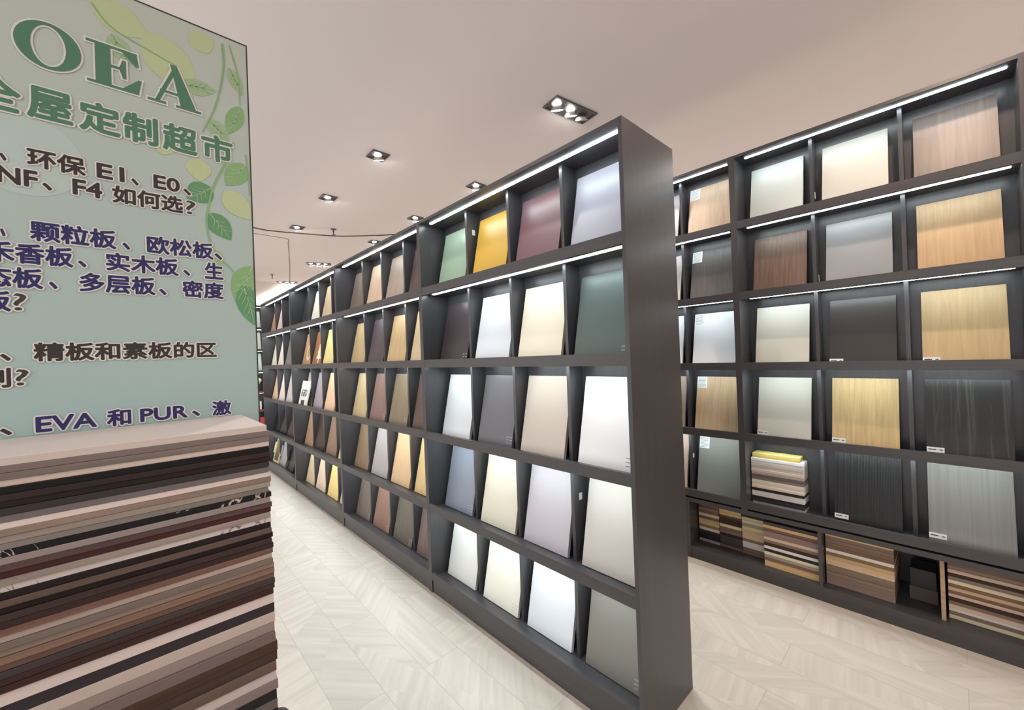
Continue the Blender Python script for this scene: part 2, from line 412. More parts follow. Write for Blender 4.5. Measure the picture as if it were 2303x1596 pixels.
MATS[('m', (128, 126, 120))] = grain('brushed_pewter', (130, 128, 122), (116, 114, 108), 'z', 60, 0.3, 1.0, 0.02, 0.2, spec=0.7)
RP = ['leftmost', 'middle', 'rightmost']
for r in range(5):
    for c in range(3):
        e = RIGHT[r][c]
        if not e: continue
        ex = ticket if (r, c) in ((2, 1), (2, 2), (3, 0), (3, 1), (3, 2), (4, 2)) else None
        board(fix(e[1]), e[0], UNITS['R'], 3, r, c, RW, RLOC, '%s in %s row of tall right shelf' % (RP[c], ROWW[r]), 0.004*math.sin(5*r+c), ex)
# fluted board
def fluted():
    r, c = 4, 1
    m = MB(); w, h, t = 0.292, 0.393, 0.018
    m.box(0.004, t, -w/2, w/2, 0, h); n = 44
    for i in range(n):
        y0 = -w/2+i*w/n; m.box(0, 0.004, y0+0.0012, y0+w/n-0.0012, 0, h)
    me = m.mesh('sample_board', plain('black_fluted', (27, 27, 28), 0.42))
    pitch = (RW-0.036)/3; yl = 0.018+(3-1-c+0.5)*pitch
    o = put('sample_board', me, None, (RX+0.096, RLOC[1]+yl, BASE+SURF[r]+0.0045), (0, TILT, 0))
    tag(o, 'black fluted sample board in the bottom row of the tall right shelf', 'board', 'sample boards on the display shelves'); ticket(o, w, h)
fluted()
LEFT = [[('grey', P(162, 160, 162)), ('pinkish light oak', Wd((210, 180, 150), .88))],
        [('pale grey beige', P(200, 190, 185)), ('dark brown wood', Wd((88, 81, 78), .8))],
        [('white', P(228, 228, 230)), ('glossy white', P(226, 230, 234))],
        [('dull brown beige', P(172, 152, 138)), ('natural oak', Wd((212, 182, 145), .86))],
        [('pinkish beige', P(216, 192, 172)), ('putty grey', P(142, 142, 136))]]
for r in range(5):
    for c in range(2):
        desc, spec = LEFT[r][c]
        lab = ('with white label, %s row of half hidden tall shelf' % ROWW[r]) if c == 1 else ('a sliver beside island end panel, %s row' % ROWW[r])
        board(fix(spec), desc, UNITS['L'], 4, r, 2+c, WID, LLOC, lab, -0.002, sticker if c == 1 else None)
for (x, z) in ((1.6834, 2.409), (1.7048, 1.911)):
    tag(MB().box(x-0.006, x+0.006, -0.2838, -0.2822, z-0.02, z+0.02).obj('sticker', M_WHITE, UNITS['R']), 'tiny white tag')
for o in UNITS['R'].children:
    if o.name.startswith('sticker'): o.location = (-RX, -RLOC[1], -BASE)
tag(MB().box(0.12, 0.142, 0.5155-0.1365-0.0012-0.0, 0.5155-0.1365, 0.33, 0.36).obj('sticker', M_WHITE, UNITS['L']), 'tiny white tag')

def base_unit(label, y0, y1, divs):
    t = thing('storage_cabinet', label, 'cabinet', (RX, y0, 0), 0)
    w = y1-y0; D = DEPTH
    for a in (0, w-0.018): MB().box(0, D, a, a+0.018, 0, 0.4335).obj('side_panel', M_CAB, t)
    MB().box(0.002, D, 0.018, w-0.018, 0.067, 0.085).obj('bottom_panel', M_CABY, t)
    MB().box(0.004, 0.022, 0.018, w-0.018, 0.0, 0.067).obj('plinth', M_CABY, t)
    MB().box(0.003, D, 0.018, w-0.018, 0.405, 0.4335).obj('top_panel', M_CABY, t)
    MB().box(D-0.012, D, 0.018, w-0.018, 0.085, 0.405).obj('back_panel', M_CAB, t)
    for d in divs: MB().box(0.003, D-0.012, d-y0-0.009, d-y0+0.009, 0.085, 0.405).obj('divider', M_CAB, t)
    return t
base_unit('low dark grey storage cabinet full of board stacks under the right shelves', -1.0735, 0.521, (-0.262,))
base_unit('low dark grey storage cabinet mostly hidden behind the island end panel', 0.5215, 1.652, (1.09,))

# ---------------------------------------------------------------- stacks of boards
STK = {}
def smat(rgb, kind='w', k=1.0):
    key = (tuple(rgb), kind, k)
    if key in STK: return STK[key]
    nm = 'stacked_board_%d' % len(STK)
    if kind == 'w': m = grain(nm, rgb, [int(v*0.82) for v in rgb], 'x', 60, 0.5, k, 0.04)
    elif kind == 'y': m = grain(nm, rgb, [int(v*0.85) for v in rgb], 'y', 60, 0.5, k, 0.04)
    elif kind == 'bm': m = marble(nm, rgb, (205, 200, 195), k)
    elif kind == 'wm': m = marble(nm, rgb, (95, 88, 84), k)
    else: m = plain(nm, rgb, 0.5, k=k)
    m.node_tree.nodes['Principled BSDF'].inputs['Specular IOR Level'].default_value = 0.25
    STK[key] = m
    return m
def slab(x0, x1, y0, y1, z0, z1, mat, label, group, rz=0.0):
    cx, cy = (x0+x1)/2, (y0+y1)/2
    e = min(0.0008, (z1-z0)*0.1); hx, hy, t = (x1-x0)/2, (y1-y0)/2, z1-z0
    m = MB()   # slightly eased edges
    ring = [(hx-e, 0), (hx, e), (hx, t-e), (hx-e, t)]
    b = 0
    for d, z in ((e, 0), (0, e), (0, t-e), (e, t)):
        m.v += [(-hx+d, -hy+d, z), (hx-d, -hy+d, z), (hx-d, hy-d, z), (-hx+d, hy-d, z)]
    m.f.append([3, 2, 1, 0]); m.m.append(0)
    for i in range(3):
        for j in range(4):
            m.f.append([i*4+j, i*4+(j+1) % 4, (i+1)*4+(j+1) % 4, (i+1)*4+j]); m.m.append(0)
    m.f.append([12, 13, 14, 15]); m.m.append(0)
    o = m.obj('sample_board', mat); o.location = (cx, cy, z0); o.rotation_euler = (0, 0, rz)
    return tag(o, label, 'board', group)

# table under the tall stack in the foreground
TT = 0.546
t = thing('low_table', 'low black table with rounded corner under the tall stack of boards', 'table', (-1.345, 0.29, 0))
m = MB(); n = 6; r = 0.03; hx, hy = 0.265, 0.2
pts = []
for cx, cy, a0 in ((hx-r, hy-r, 0), (-hx+r, hy-r, 90), (-hx+r, -hy+r, 180), (hx-r, -hy+r, 270)):
    for i in range(n+1):
        a = math.radians(a0+90*i/n); pts.append((cx+r*math.cos(a), cy+r*math.sin(a)))
N_ = len(pts)
m.v = [(x, y, TT-0.03) for x, y in pts]+[(x, y, TT-0.004) for x, y in pts]+[(x*0.99, y*0.99, TT) for x, y in pts]
for i in range(N_):
    j = (i+1) % N_
    m.f += [[i, j, N_+j, N_+i], [N_+i, N_+j, 2*N_+j, 2*N_+i]]; m.m += [0, 0]
m.f += [list(range(N_))[::-1], list(range(2*N_, 3*N_))]; m.m += [0, 0]
m.obj('tabletop', M_BLACK, t)
for sx in (-1, 1):
    for sy in (-1, 1):
        MB().box(sx*(hx-0.05)-0.018, sx*(hx-0.05)+0.018, sy*(hy-0.05)-0.018, sy*(hy-0.05)+0.018, 0, TT-0.03).obj('leg', M_BLACK, t)

# top to bottom: colour words, rgb, kind, thickness class (1 thin, 2 thick)
TALL = [('pale beige', (205, 188, 178), 'p', 1.25), ('taupe brown', (128, 110, 102), 'p', 1), ('mottled taupe', (140, 124, 114), 'w', 1), ('creamy white', (222, 200, 186), 'p', 1),
 ('black', (22, 22, 26), 'p', 1), ('dark brown', (62, 44, 42), 'w', 1), ('dark chocolate', (54, 36, 35), 'w', 1), ('charcoal', (58, 52, 54), 'p', 1), ('mid grey', (112, 104, 106), 'p', 1),
 ('pinkish white', (220, 200, 192), 'p', 1), ('light brown', (158, 132, 116), 'w', 1), ('beige wood', (170, 152, 138), 'w', 1), ('grey beige', (150, 140, 132), 'w', 1),
 ('black marble with pale veins', (26, 26, 29), 'bm', 1), ('warm grey', (146, 132, 128), 'p', 1), ('reddish brown', (104, 74, 68), 'w', 1), ('dark burgundy', (84, 34, 36), 'p', 1),
 ('stone beige', (166, 148, 136), 'w', 1), ('white marble with dark flecks', (212, 198, 196), 'wm', 1), ('black brown', (36, 24, 26), 'p', 1), ('mid brown', (112, 86, 76), 'w', 1),
 ('blackish brown', (44, 28, 26), 'w', 1), ('dark walnut', (76, 54, 48), 'w', 1), ('deep brown', (66, 42, 36), 'w', 1), ('russet brown', (134, 88, 70), 'w', 1), ('pale beige marble', (186, 164, 150), 'w', 1),
 ('taupe wood', (132, 114, 102), 'w', 1), ('sandy brown', (158, 132, 114), 'w', 1), ('golden brown', (150, 112, 84), 'w', 1), ('caramel brown', (126, 88, 70), 'w', 1),
 ('dark stone grey', (74, 64, 62), 'w', 1), ('dark red brown', (74, 44, 38), 'w', 1), ('deep reddish brown', (72, 40, 30), 'w', 1),
 ('thick pinkish white', (212, 194, 190), 'p', 2), ('thick charcoal', (52, 46, 50), 'p', 2), ('thick cream beige', (192, 172, 160), 'p', 2), ('thick greige', (148, 130, 122), 'p', 2), ('thick dark taupe', (116, 98, 92), 'p', 2),
 ('thick chestnut brown', (88, 56, 38), 'w', 2), ('thick dark brown', (80, 56, 46), 'w', 2), ('thick mid brown', (118, 90, 76), 'w', 2), ('thick pale pinkish white', (196, 178, 174), 'p', 2), ('thick taupe', (132, 114, 110), 'p', 2),
 ('thick black', (36, 33, 37), 'p', 2), ('thick grey taupe', (104, 90, 88), 'p', 2)]
z = 1.376; random.seed(11)
TG = 'boards in the tall foreground stack'
KT = 1.25
def muted(c):
    g = sum(c)/3; return tuple(int(round(0.62*v+0.38*g+d_)) for v, d_ in zip(c, (0, 0, 2)))
for i, (d, rgb, kind, th) in enumerate(TALL):
    rgb = muted(rgb)
    t_ = {1: 0.0111, 1.25: 0.0135, 2: 0.021}[th]
    dx = random.uniform(-0.0022, 0.0022); dy = random.uniform(-0.002, 0.004)
    if i in (0, 12): dx -= 0.003
    slab(-1.595+dx, -1.159+dx, 0.2+dy, 0.5+dy-0.004, z-t_+0.0002, z, smat(rgb, kind, KT),
         '%s board, %s from top of the tall foreground stack' % (d, ordw(i+1)), TG, random.uniform(-0.0035, 0.0035) if i else 0.0)
    z -= t_
LOW = [(44, 38, 40), (120, 104, 98), (70, 50, 42), (150, 130, 120), (60, 44, 40), (190, 172, 166), (90, 70, 62), (52, 46, 50), (130, 112, 104)]
nl = len(LOW); th = (z-TT)/nl
for i, rgb in enumerate(LOW):
    slab(-1.595, -1.159, 0.2, 0.497, z-th+0.0002, z, smat(rgb, 'p', KT), 'thick board at the foot of the tall foreground stack, below the frame edge', 'boards at the foot of the tall stack')
    z -= th

def pile(name, x0, x1, y0, y1, ztop, zbot, cols, group, jitter=0.003):
    n = len(cols); th = (ztop-zbot)/n; z = ztop; random.seed(len(name))
    for i, (d, rgb) in enumerate(cols):
        dx = random.uniform(-jitter, jitter)
        slab(x0+dx, x1+dx, y0, y1, z-th+0.0002, z, smat(rgb, 'y', 1.6), '%s board, %s from top of %s' % (d, ordw(i+1), name), group)
        z -= th
BR = ('brown', (118, 92, 74)); DB = ('dark brown', (60, 44, 36)); CR = ('cream', (216, 198, 168)); WH = ('white', (234, 226, 214)); BE = ('beige', (192, 166, 132)); OL = ('olive brown', (132, 104, 66))
NV = ('blue black', (40, 38, 50)); LG = ('light grey', (172, 162, 162)); TN = ('tan', (206, 176, 124)); BK = ('black', (40, 36, 36)); GY = ('dark grey', (72, 68, 68)); GB = ('grey brown', (124, 106, 94)); PB = ('pinkish beige', (200, 176, 154))
PE = ('peach', (214, 170, 130)); MV = ('mauve grey', (136, 116, 108)); TP = ('taupe', (128, 110, 94)); GR = ('mid grey', (150, 140, 130))
XR0 = RX+0.137
SG = 'board stacks in the storage cabinet'
pile('leftmost narrow stack in the storage cabinet', XR0, XR0+0.2, 0.352, 0.495, 0.40, 0.085, [BR, DB, BR, MV, BR, CR, BR, BE, TN, OL, WH, DB, NV, NV, LG], SG)
pile('second narrow stack in the storage cabinet', XR0, XR0+0.2, 0.205, 0.348, 0.40, 0.085, [TN, TN, TN, TN, GY, DB, DB, CR, BR, GB, BK, GY, GY, GY, GB], SG)
pile('third narrow stack in the storage cabinet', XR0, XR0+0.2, 0.058, 0.201, 0.40, 0.085, [GB, BR, DB, CR, CR, GR, CR, TN, PB, PB, GB, WH, WH, GB, GB], SG)
pile('wide stack left of the cabinet divider', RX+0.052, RX+0.302, -0.249, 0.044, 0.372, 0.085, [GY, PE, BR, MV, MV, PB, GB, DB, WH, BK, CR, GR, BR, PE, TN], SG)
pile('wide stack right of the cabinet divider', RX+0.075, RX+0.325, -0.576, -0.277, 0.388, 0.085, [PE, GB, GB, BR, BR, WH, OL, BE, PE, PB, TP, TP, TP, GB, MV, MV], SG)
pile('stack at the far right of the storage cabinet', RX+0.11, RX+0.36, -1.052, -0.775, 0.372, 0.085, [BR, MV, PB, DB, MV, CR, BR, BE, BR, PB, DB, TP, PB, WH, GB, CR], SG, 0.005)
pb = MB().box(0, 0.26, -0.008, 0.008, 0, 0.315).obj('sample_board', smat((214, 182, 150), 'y')); pb.location = (RX+0.055, -0.757, 0.0855)
tag(pb, 'peach board standing upright on edge beside the far right cabinet stack', 'board')
b1 = MB().box(0, 0.14, -0.055, 0.055, 0, 0.07).obj('storage_box', plain('grey_card', (96, 88, 78), 0.6)); b1.location = (RX+0.2, -0.68, 0.0855)
tag(b1, 'small grey brown box deep in the dark gap beside the upright peach board', 'box')
b2 = MB().box(0, 0.14, -0.05, 0.05, 0, 0.10).obj('storage_box', M_BLACK); b2.location = (RX+0.2, -0.68, 0.156)
tag(b2, 'black box on the grey brown box in the dark cabinet gap', 'box')
# small stack in the tall right shelf
zb = BASE+SURF[4]
y1, y0 = 0.112, -0.178
pile('small stack in the tall right shelf', RX+0.085, RX+0.195, y0, y1, 0.772, zb, [('white', (244, 243, 238)), ('pale grey', (186, 178, 172)), ('warm grey', (180, 168, 160)), ('soft grey', (176, 164, 156)), ('greige', (186, 172, 160)), ('light taupe', (180, 164, 150)), ('dark grey', (92, 86, 88)), ('taupe', (126, 110, 100)),
     ('cream', (222, 204, 184)), ('pinkish cream', (214, 194, 178)), ('light beige', (206, 186, 168)), ('black', (38, 38, 42)), ('near white', (228, 218, 210)), ('off white', (214, 204, 198)), ('bluish black', (44, 42, 48)), ('charcoal', (56, 53, 58)), ('pale', (196, 192, 188))], 'boards in the small shelf stack')
zt = 0.772
for i, rgb in enumerate([(240, 210, 120), (236, 200, 110), (240, 214, 128), (244, 226, 140)]):
    slab(RX+0.095, RX+0.185, -0.158, 0.106, zt+0.0002, zt+0.0075, smat(rgb, 'y'), ('bottom', 'second', 'third', 'top')[i]+' yellow pine board lying on the small shelf stack', 'yellow boards on the small stack'); zt += 0.0075

# ---------------------------------------------------------------- odd items on the far island units
u0 = 2*WID
def card():
    pitch = (WID-0.036)/4; y = u0+0.018+3.5*pitch-0.02
    t = thing('price_card', 'white price card with 680 leaning on the third island shelf', 'card', (0.034, y, SURF[2]+0.003), 0)
    t.rotation_euler = (0, math.radians(13), 0)
    MB().box(0, 0.012, -0.15, 0.15, 0, 0.30).obj('card_sheet', [plain('card_white', (246, 246, 240), 0.5)], t)
    return t
card_t = card()

FR = 3*WID
def door_sample(label, y, body, handle, frame):
    t = thing('door_sample', label, 'door sample', (0.075, y, SURF[4]+0.0065)); t.rotation_euler = (0, math.radians(14), 0)
    m = MB().box(0, 0.02, -0.14, -0.118, 0, 0.39).box(0, 0.02, 0.118, 0.14, 0, 0.39).box(0, 0.02, -0.118, 0.118, 0, 0.022).box(0, 0.02, -0.118, 0.118, 0.368, 0.39)
    m.obj('frame', frame, t)
    MB().box(0.006, 0.014, -0.118, 0.118, 0.022, 0.368).obj('panel', body, t)
    MB().box(-0.02, 0.0, 0.118, 0.132, 0.12, 0.27).obj('handle', handle, t)
pitch = (WID-0.036)/4
GOLD = plain('pale_gold', (236, 222, 170), 0.4); MIR = plain('smoked_panel', (110, 98, 88), 0.25)
door_sample('smoked brown door sample with pale gold handle on the farthest island shelf', FR+0.018+3.5*pitch, MIR, GOLD, GOLD)
door_sample('grey door sample with white frame and handle on the farthest island shelf', FR+0.018+2.5*pitch, plain('grey_panel', (150, 150, 146), 0.3), M_CHROME, M_CHROME)
door_sample('black door sample on the bottom shelf of the farthest island unit', FR+0.018+1.5*pitch, M_BLACK, M_BLACK, M_BLACK)
# cut out shapes on two boards of the third unit
def cutouts():
    for o in bpy.data.objects:
        l = o.get('label', '')
        if l.startswith('orange brown board'):
            m = MB(); pts = [(0, 0.30), (-0.04, 0.22), (-0.02, 0.22), (-0.06, 0.15), (-0.03, 0.15), (-0.075, 0.08), (-0.012, 0.08), (-0.012, 0.03)]
            pts = pts+[(-a, b) for a, b in pts[::-1]]
            m.poly([(-0.003, a-0.05, b) for a, b in pts]); m.poly([(-0.0002, a-0.05, b) for a, b in pts][::-1])
            n = len(pts)
            for i in range(n):
                j = (i+1) % n; m.f.append([i, j, 2*n-1-j, 2*n-1-i]); m.m.append(0)
            m.obj('tree_cutout', plain('cream_veneer', (250, 236, 200), 0.5), o)
        if l.startswith('tan board, leftmost in second row'):
            m = MB(); n = 24; r = 0.075
            for rr in (r, r-0.022):
                for x in (-0.003, 0.0):
                    m.v += [(x, -0.05+rr*math.cos(2*math.pi*k/n), 0.17+1.4*rr*math.sin(2*math.pi*k/n)) for k in range(n)]
            for k in range(n):
                j = (k+1) % n
                m.f += [[k, j, 2*n+j, 2*n+k], [n+k, n+j, j, k], [2*n+k, 2*n+j, 3*n+j, 3*n+k]]; m.m += [0]*3
            m.obj('ring_cutout', plain('cream_veneer_ring', (246, 226, 184), 0.5), o)
cutouts()

# ---------------------------------------------------------------- far shelf behind the banner
FY = 9.3
def far_shelf():
    t = thing('display_shelf', 'distant dark shelf unit glimpsed between the banner and the island', 'shelf', (0.715, FY, 0), math.radians(90))
    H = 2.8; w = 1.515; lips = [2.326, 1.862, 1.40, 0.96, 0.56, 0.2]
    for y0 in (0, w-0.018): MB().box(0, 0.4, y0, y0+0.018, 0, H).obj('side_panel', M_CAB, t)
    MB().box(0.001, 0.4, 0.018, w-0.018, 2.76, H).obj('top_panel', M_CABY, t)
    MB().box(0.24, 0.26, 0.018, w-0.018, 0.08, 2.76).obj('back_panel', M_CAB, t)
    MB().box(0.01, 0.39, 0.018, w-0.018, 0, 0.12).obj('plinth', M_CABY, t)
    RED = plain('dark_red_shelf', (112, 56, 50), 0.5)
    for i, z in enumerate(lips):
        MB().box(0.001, 0.24, 0.018, w-0.018, z-0.05, z-0.033).box(0.001, 0.019, 0.018, w-0.018, z-0.033, z).obj('shelf', RED if i in (3, 4) else M_CABY, t)
    pitch = (w-0.036)/4
    for c in range(1, 4):
        for a, b_ in ((2.293, 2.76), (1.829, 2.276), (1.367, 1.812)):
            MB().box(0.1, 0.24, 0.018+c*pitch-0.009, 0.018+c*pitch+0.009, a, b_).obj('divider', M_CAB, t)
    for z in [2.76]+[l-0.05 for l in lips[:4]]:
        tag(MB().box(0.03, 0.045, 0.045, w-0.05, z-0.003, z-0.0002).obj('light_strip', M_LED, t), 'glowing cool white light strip')
    cx = 0.715-0.018-0.5*pitch
    for i, (d, rgb) in enumerate((('pale silver grey', (220, 228, 230)), ('pale greige', (206, 206, 194)), ('pale green grey', (196, 214, 206)))):
        o = put('sample_board', board_mesh(plain('far_board_%d' % i, rgb, 0.4), 0.3, 0.4), None, (cx, FY+0.13, lips[i]-0.029), (0, TILT*0.9, math.radians(90)))
        tag(o, '%s board in the %s row of the distant shelf' % (d, ROWW[i]), 'board')
    fl = thing('flower_bunch', 'cream artificial flowers on the distant shelf', 'flowers', (cx, FY+0.11, lips[3]-0.032))
    m = MB(); m.lathe([(0.045, 0), (0.06, 0.06), (0.045, 0.13)], n=14); m.obj('vase', plain('cream_vase', (206, 186, 160), 0.5), fl)
    m = MB(); random.seed(4)
    for k in range(26):
        a = random.uniform(0, 6.28); q = random.uniform(0, 0.1); c = Vector((q*math.cos(a), q*math.sin(a)*0.6, 0.16+random.uniform(0, 0.13))); R = random.uniform(0.028, 0.045)
        m.lathe([(R*math.sin(math.pi*j/5+0.01), c.z-R*math.cos(math.pi*j/5)) for j in range(6)], c.x, c.y, 8)
    m.obj('blossoms', plain('cream_petals', (232, 220, 180), 0.7), fl)
    bx = MB().box(-0.1, 0.1, -0.07, 0.07, 0, 0.2).obj('gift_box', plain('white_card', (220, 212, 205), 0.5)); bx.location = (cx, FY+0.12, lips[4]-0.032)
    tag(bx, 'white box on the dark red shelf of the distant unit', 'box')
    bx = MB().box(-0.14, 0.14, -0.07, 0.07, 0, 0.22).obj('gift_box', plain('red_card', (190, 60, 60), 0.5)); bx.location = (cx, FY+0.12, lips[5]-0.032)
    tag(bx, 'red box on the lowest shelf of the distant unit', 'box')
far_shelf()

# ---------------------------------------------------------------- ceiling lights
def lamp_light(parent, x, y, aim=(0, 0, -1), power=LAMP_POWER, col=(1.0, 0.94, 0.90), name='lamp_light'):
    d = bpy.data.lights.new(name, 'SPOT'); d.energy = power; d.color = col; d.spot_size = math.radians(150); d.spot_blend = 0.7; d.shadow_soft_size = 0.05
    o = bpy.data.objects.new(name, d); COL.objects.link(o)
    if parent: o.parent = parent
    o.location = (x, y, -0.075 if parent else CEIL-0.075)
    o.rotation_euler = Vector(aim).to_track_quat('-Z', 'Y').to_euler()
    return o
def lamp(parent, x, y, lit=True, tilt=(0, 0)):
    b = MB().lathe([(0.03, 0.0), (0.045, -0.012), (0.05, -0.03), (0.046, -0.032), (0.04, -0.024)], 0, 0, 24, False).obj('lamp', M_CHROME, parent)
    b.location = (x, y, -0.012); b.rotation_euler = (tilt[0], tilt[1], 0)
    MB().lathe([(0.046, -0.029), (0.043, -0.034), (0.001, -0.035)], 0, 0, 24, True).obj('lens', M_LAMP if lit else plain('lamp_lens_off', (190, 188, 186), 0.2), b)
def fixture(label, x, y, sx, sy, lamps, rz=0):
    t = thing('ceiling_light', label, 'ceiling light', (x, y, CEIL), rz, 'recessed ceiling lights')
    m = MB().box(-sx/2, sx/2, -sy/2, -sy/2+0.012, -0.012, 0).box(-sx/2, sx/2, sy/2-0.012, sy/2, -0.012, 0).box(-sx/2, -sx/2+0.012, -sy/2+0.012, sy/2-0.012, -0.012, 0).box(sx/2-0.012, sx/2, -sy/2+0.012, sy/2-0.012, -0.012, 0)
    m.obj('frame', M_TRIMG, t)
    MB().box(-sx/2+0.012, sx/2-0.012, -sy/2+0.012, sy/2-0.012, -0.006, -0.001).obj('back_plate', plain('lamp_box_grey', (88, 86, 90), 0.5) if 'lamp_box_grey' not in bpy.data.materials else bpy.data.materials['lamp_box_grey'], t)
    for lx, lit, tl in lamps:
        lamp(t, lx, 0, lit, tl)
        if lit: lamp_light(t, lx, 0)
    return t
T1 = (math.radians(18), math.radians(-18))
fixture('three lamp ceiling light with one lamp off above the nearest island shelf', 1.15, 1.13, 0.42, 0.165, [(-0.14, True, T1), (0.0, True, T1), (0.115, False, T1)], math.radians(-8))
for (x, y, l) in ((0.311, 2.70, 'square single lamp ceiling light, largest of the left row'), (0.292, 3.96, 'square single lamp ceiling light, second in the left row'), (0.315, 5.26, 'square single lamp ceiling light at the curved ceiling line'),
                  (1.427, 2.68, 'bright square ceiling light just above the island top, nearer one'), (1.417, 3.98, 'bright square ceiling light just above the island top, farther one'), (1.45, 5.32, 'small ceiling light half hidden by the island top')):
    fixture(l, x, y, 0.16, 0.16, [(0, True, T1)])
fixture('slim three lamp ceiling light above the second island shelf', 1.23, 7.28, 0.42, 0.16, [(-0.13, True, T1), (0, True, T1), (0.12, True, T1)], math.radians(-20))
fixture('farthest slim three lamp ceiling light near the back wall', 1.23, 9.47, 0.42, 0.16, [(-0.13, True, T1), (0, True, T1), (0.12, True, T1)], math.radians(-16))
def sprinkler(x, y, label):
    t = thing('sprinkler_head', label, 'sprinkler', (x, y, CEIL), 0)
    MB().lathe([(0.04, 0), (0.04, -0.006), (0.012, -0.01), (0.012, -0.05), (0.006, -0.055), (0.006, -0.08)], n=14).obj('body', M_TRIMG, t)
    MB().lathe([(0.026, -0.08), (0.026, -0.084)], n=14).obj('deflector', M_TRIMG, t)
sprinkler(0.73, 5.06, 'small sprinkler head on the ceiling beside the curved line')
sprinkler(0.77, 8.76, 'small sprinkler head on the ceiling near the far wall')
# added spots without fixtures, out of view, to brighten floor and ceiling
for (x, y, p) in ((-0.55, 1.4, 42), (-1.0, -1.9, 30), (0.8, -2.0, 16), (2.9, -0.8, 220), (2.9, 1.2, 210), (2.9, 3.2, 110), (2.9, 5.6, 70), (-2.4, 2.6, 40), (-2.6, 5.0, 40), (-3.0, -0.4, 30), (-1.4, 7.6, 50), (0.82, -0.9, 78)):
    lamp_light(None, x, y, power=p, col=((1.0, 0.78, 0.63) if x < 2 else (1.0, 0.91, 0.86)) if x > 0.5 else (1.0, 0.95, 0.92), name='added_fill_spot')

# ---------------------------------------------------------------- banner
SY = 0.5; SX0, SX1, SZ = -2.32, -1.1195, 2.404
ban = thing('banner_sign', 'tall teal printed banner board with green leaves and Chinese lettering behind the stack', 'sign', (0, 0, 0))
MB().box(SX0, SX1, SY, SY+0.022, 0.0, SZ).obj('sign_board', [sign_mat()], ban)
MB().box(SX1, SX1+0.003, SY-0.001, SY+0.023, 0, SZ+0.003).box(SX0-0.003, SX0, SY-0.001, SY+0.023, 0, SZ+0.003).box(SX0, SX1, SY-0.001, SY+0.023, SZ, SZ+0.003).obj('edge_trim', plain('dark_edge', (54, 66, 62), 0.5), ban)
INKS = [plain('print_black', (58, 52, 52), 0.5), plain('print_navy', (44, 46, 108), 0.5), plain('print_charcoal', (66, 64, 66), 0.5), plain('print_green', (86, 138, 112), 0.5)]
HALO = plain('print_white_halo', (246, 243, 240), 0.5)
def text_polys(body, off):
    cu = bpy.data.curves.new('lettering', 'FONT'); cu.body = body; cu.size = 1.0; cu.offset = off; cu.resolution_u = 3; cu.fill_mode = 'FRONT'
    o = bpy.data.objects.new('lettering_source', cu); COL.objects.link(o)
    dg = bpy.context.evaluated_depsgraph_get(); me = bpy.data.meshes.new_from_object(o.evaluated_get(dg))
    v = [(p.co.x, p.co.y) for p in me.vertices]; f = [list(p.vertices) for p in me.polygons]
    bpy.data.objects.remove(o); bpy.data.curves.remove(cu); bpy.data.meshes.remove(me)
    return v, f
def lay(name, pieces, parent, dep, mat):
    """pieces: list of (verts2d, faces); laid flat on the banner face"""
    v, f = [], []
    for vv, ff in pieces:
        b = len(v); v += [(q[0], SY-dep-(q[2] if len(q) > 2 else 0), q[1]) for q in vv]; f += [[b+i for i in q] for q in ff]
    me = bpy.data.meshes.new(name); me.from_pydata(v, [], f); me.materials.append(mat); me.update()
    return put(name, me, parent)
def swell(v, f, r, n):
    """the flat glyph drawn again in a ring round itself: a bolder weight"""
    V, F = [], []
    for k in range(n+1):
        dx, dz = (r*math.cos(2*math.pi*k/n), r*math.sin(2*math.pi*k/n)) if k < n else (0, 0)
        b = len(V); V += [(x+dx, z+dz, 0.00003*k) for x, z in v]; F += [[b+i for i in q] for q in f]
    return V, F
def fit_text(body, x0, x1, z0, z1, bold, halo):
    v, f = text_polys(body, 0.0)
    ax, bx = min(p[0] for p in v), max(p[0] for p in v); az, bz = min(p[1] for p in v), max(p[1] for p in v)
    kx, kz = (x1-x0-2*bold)/(bx-ax), (z1-z0-2*bold)/(bz-az)
    v = [(x0+bold+(p[0]-ax)*kx, z0+bold+(p[1]-az)*kz) for p in v]
    return swell(v, f, bold, 8), swell(v, f, bold+halo, 12)
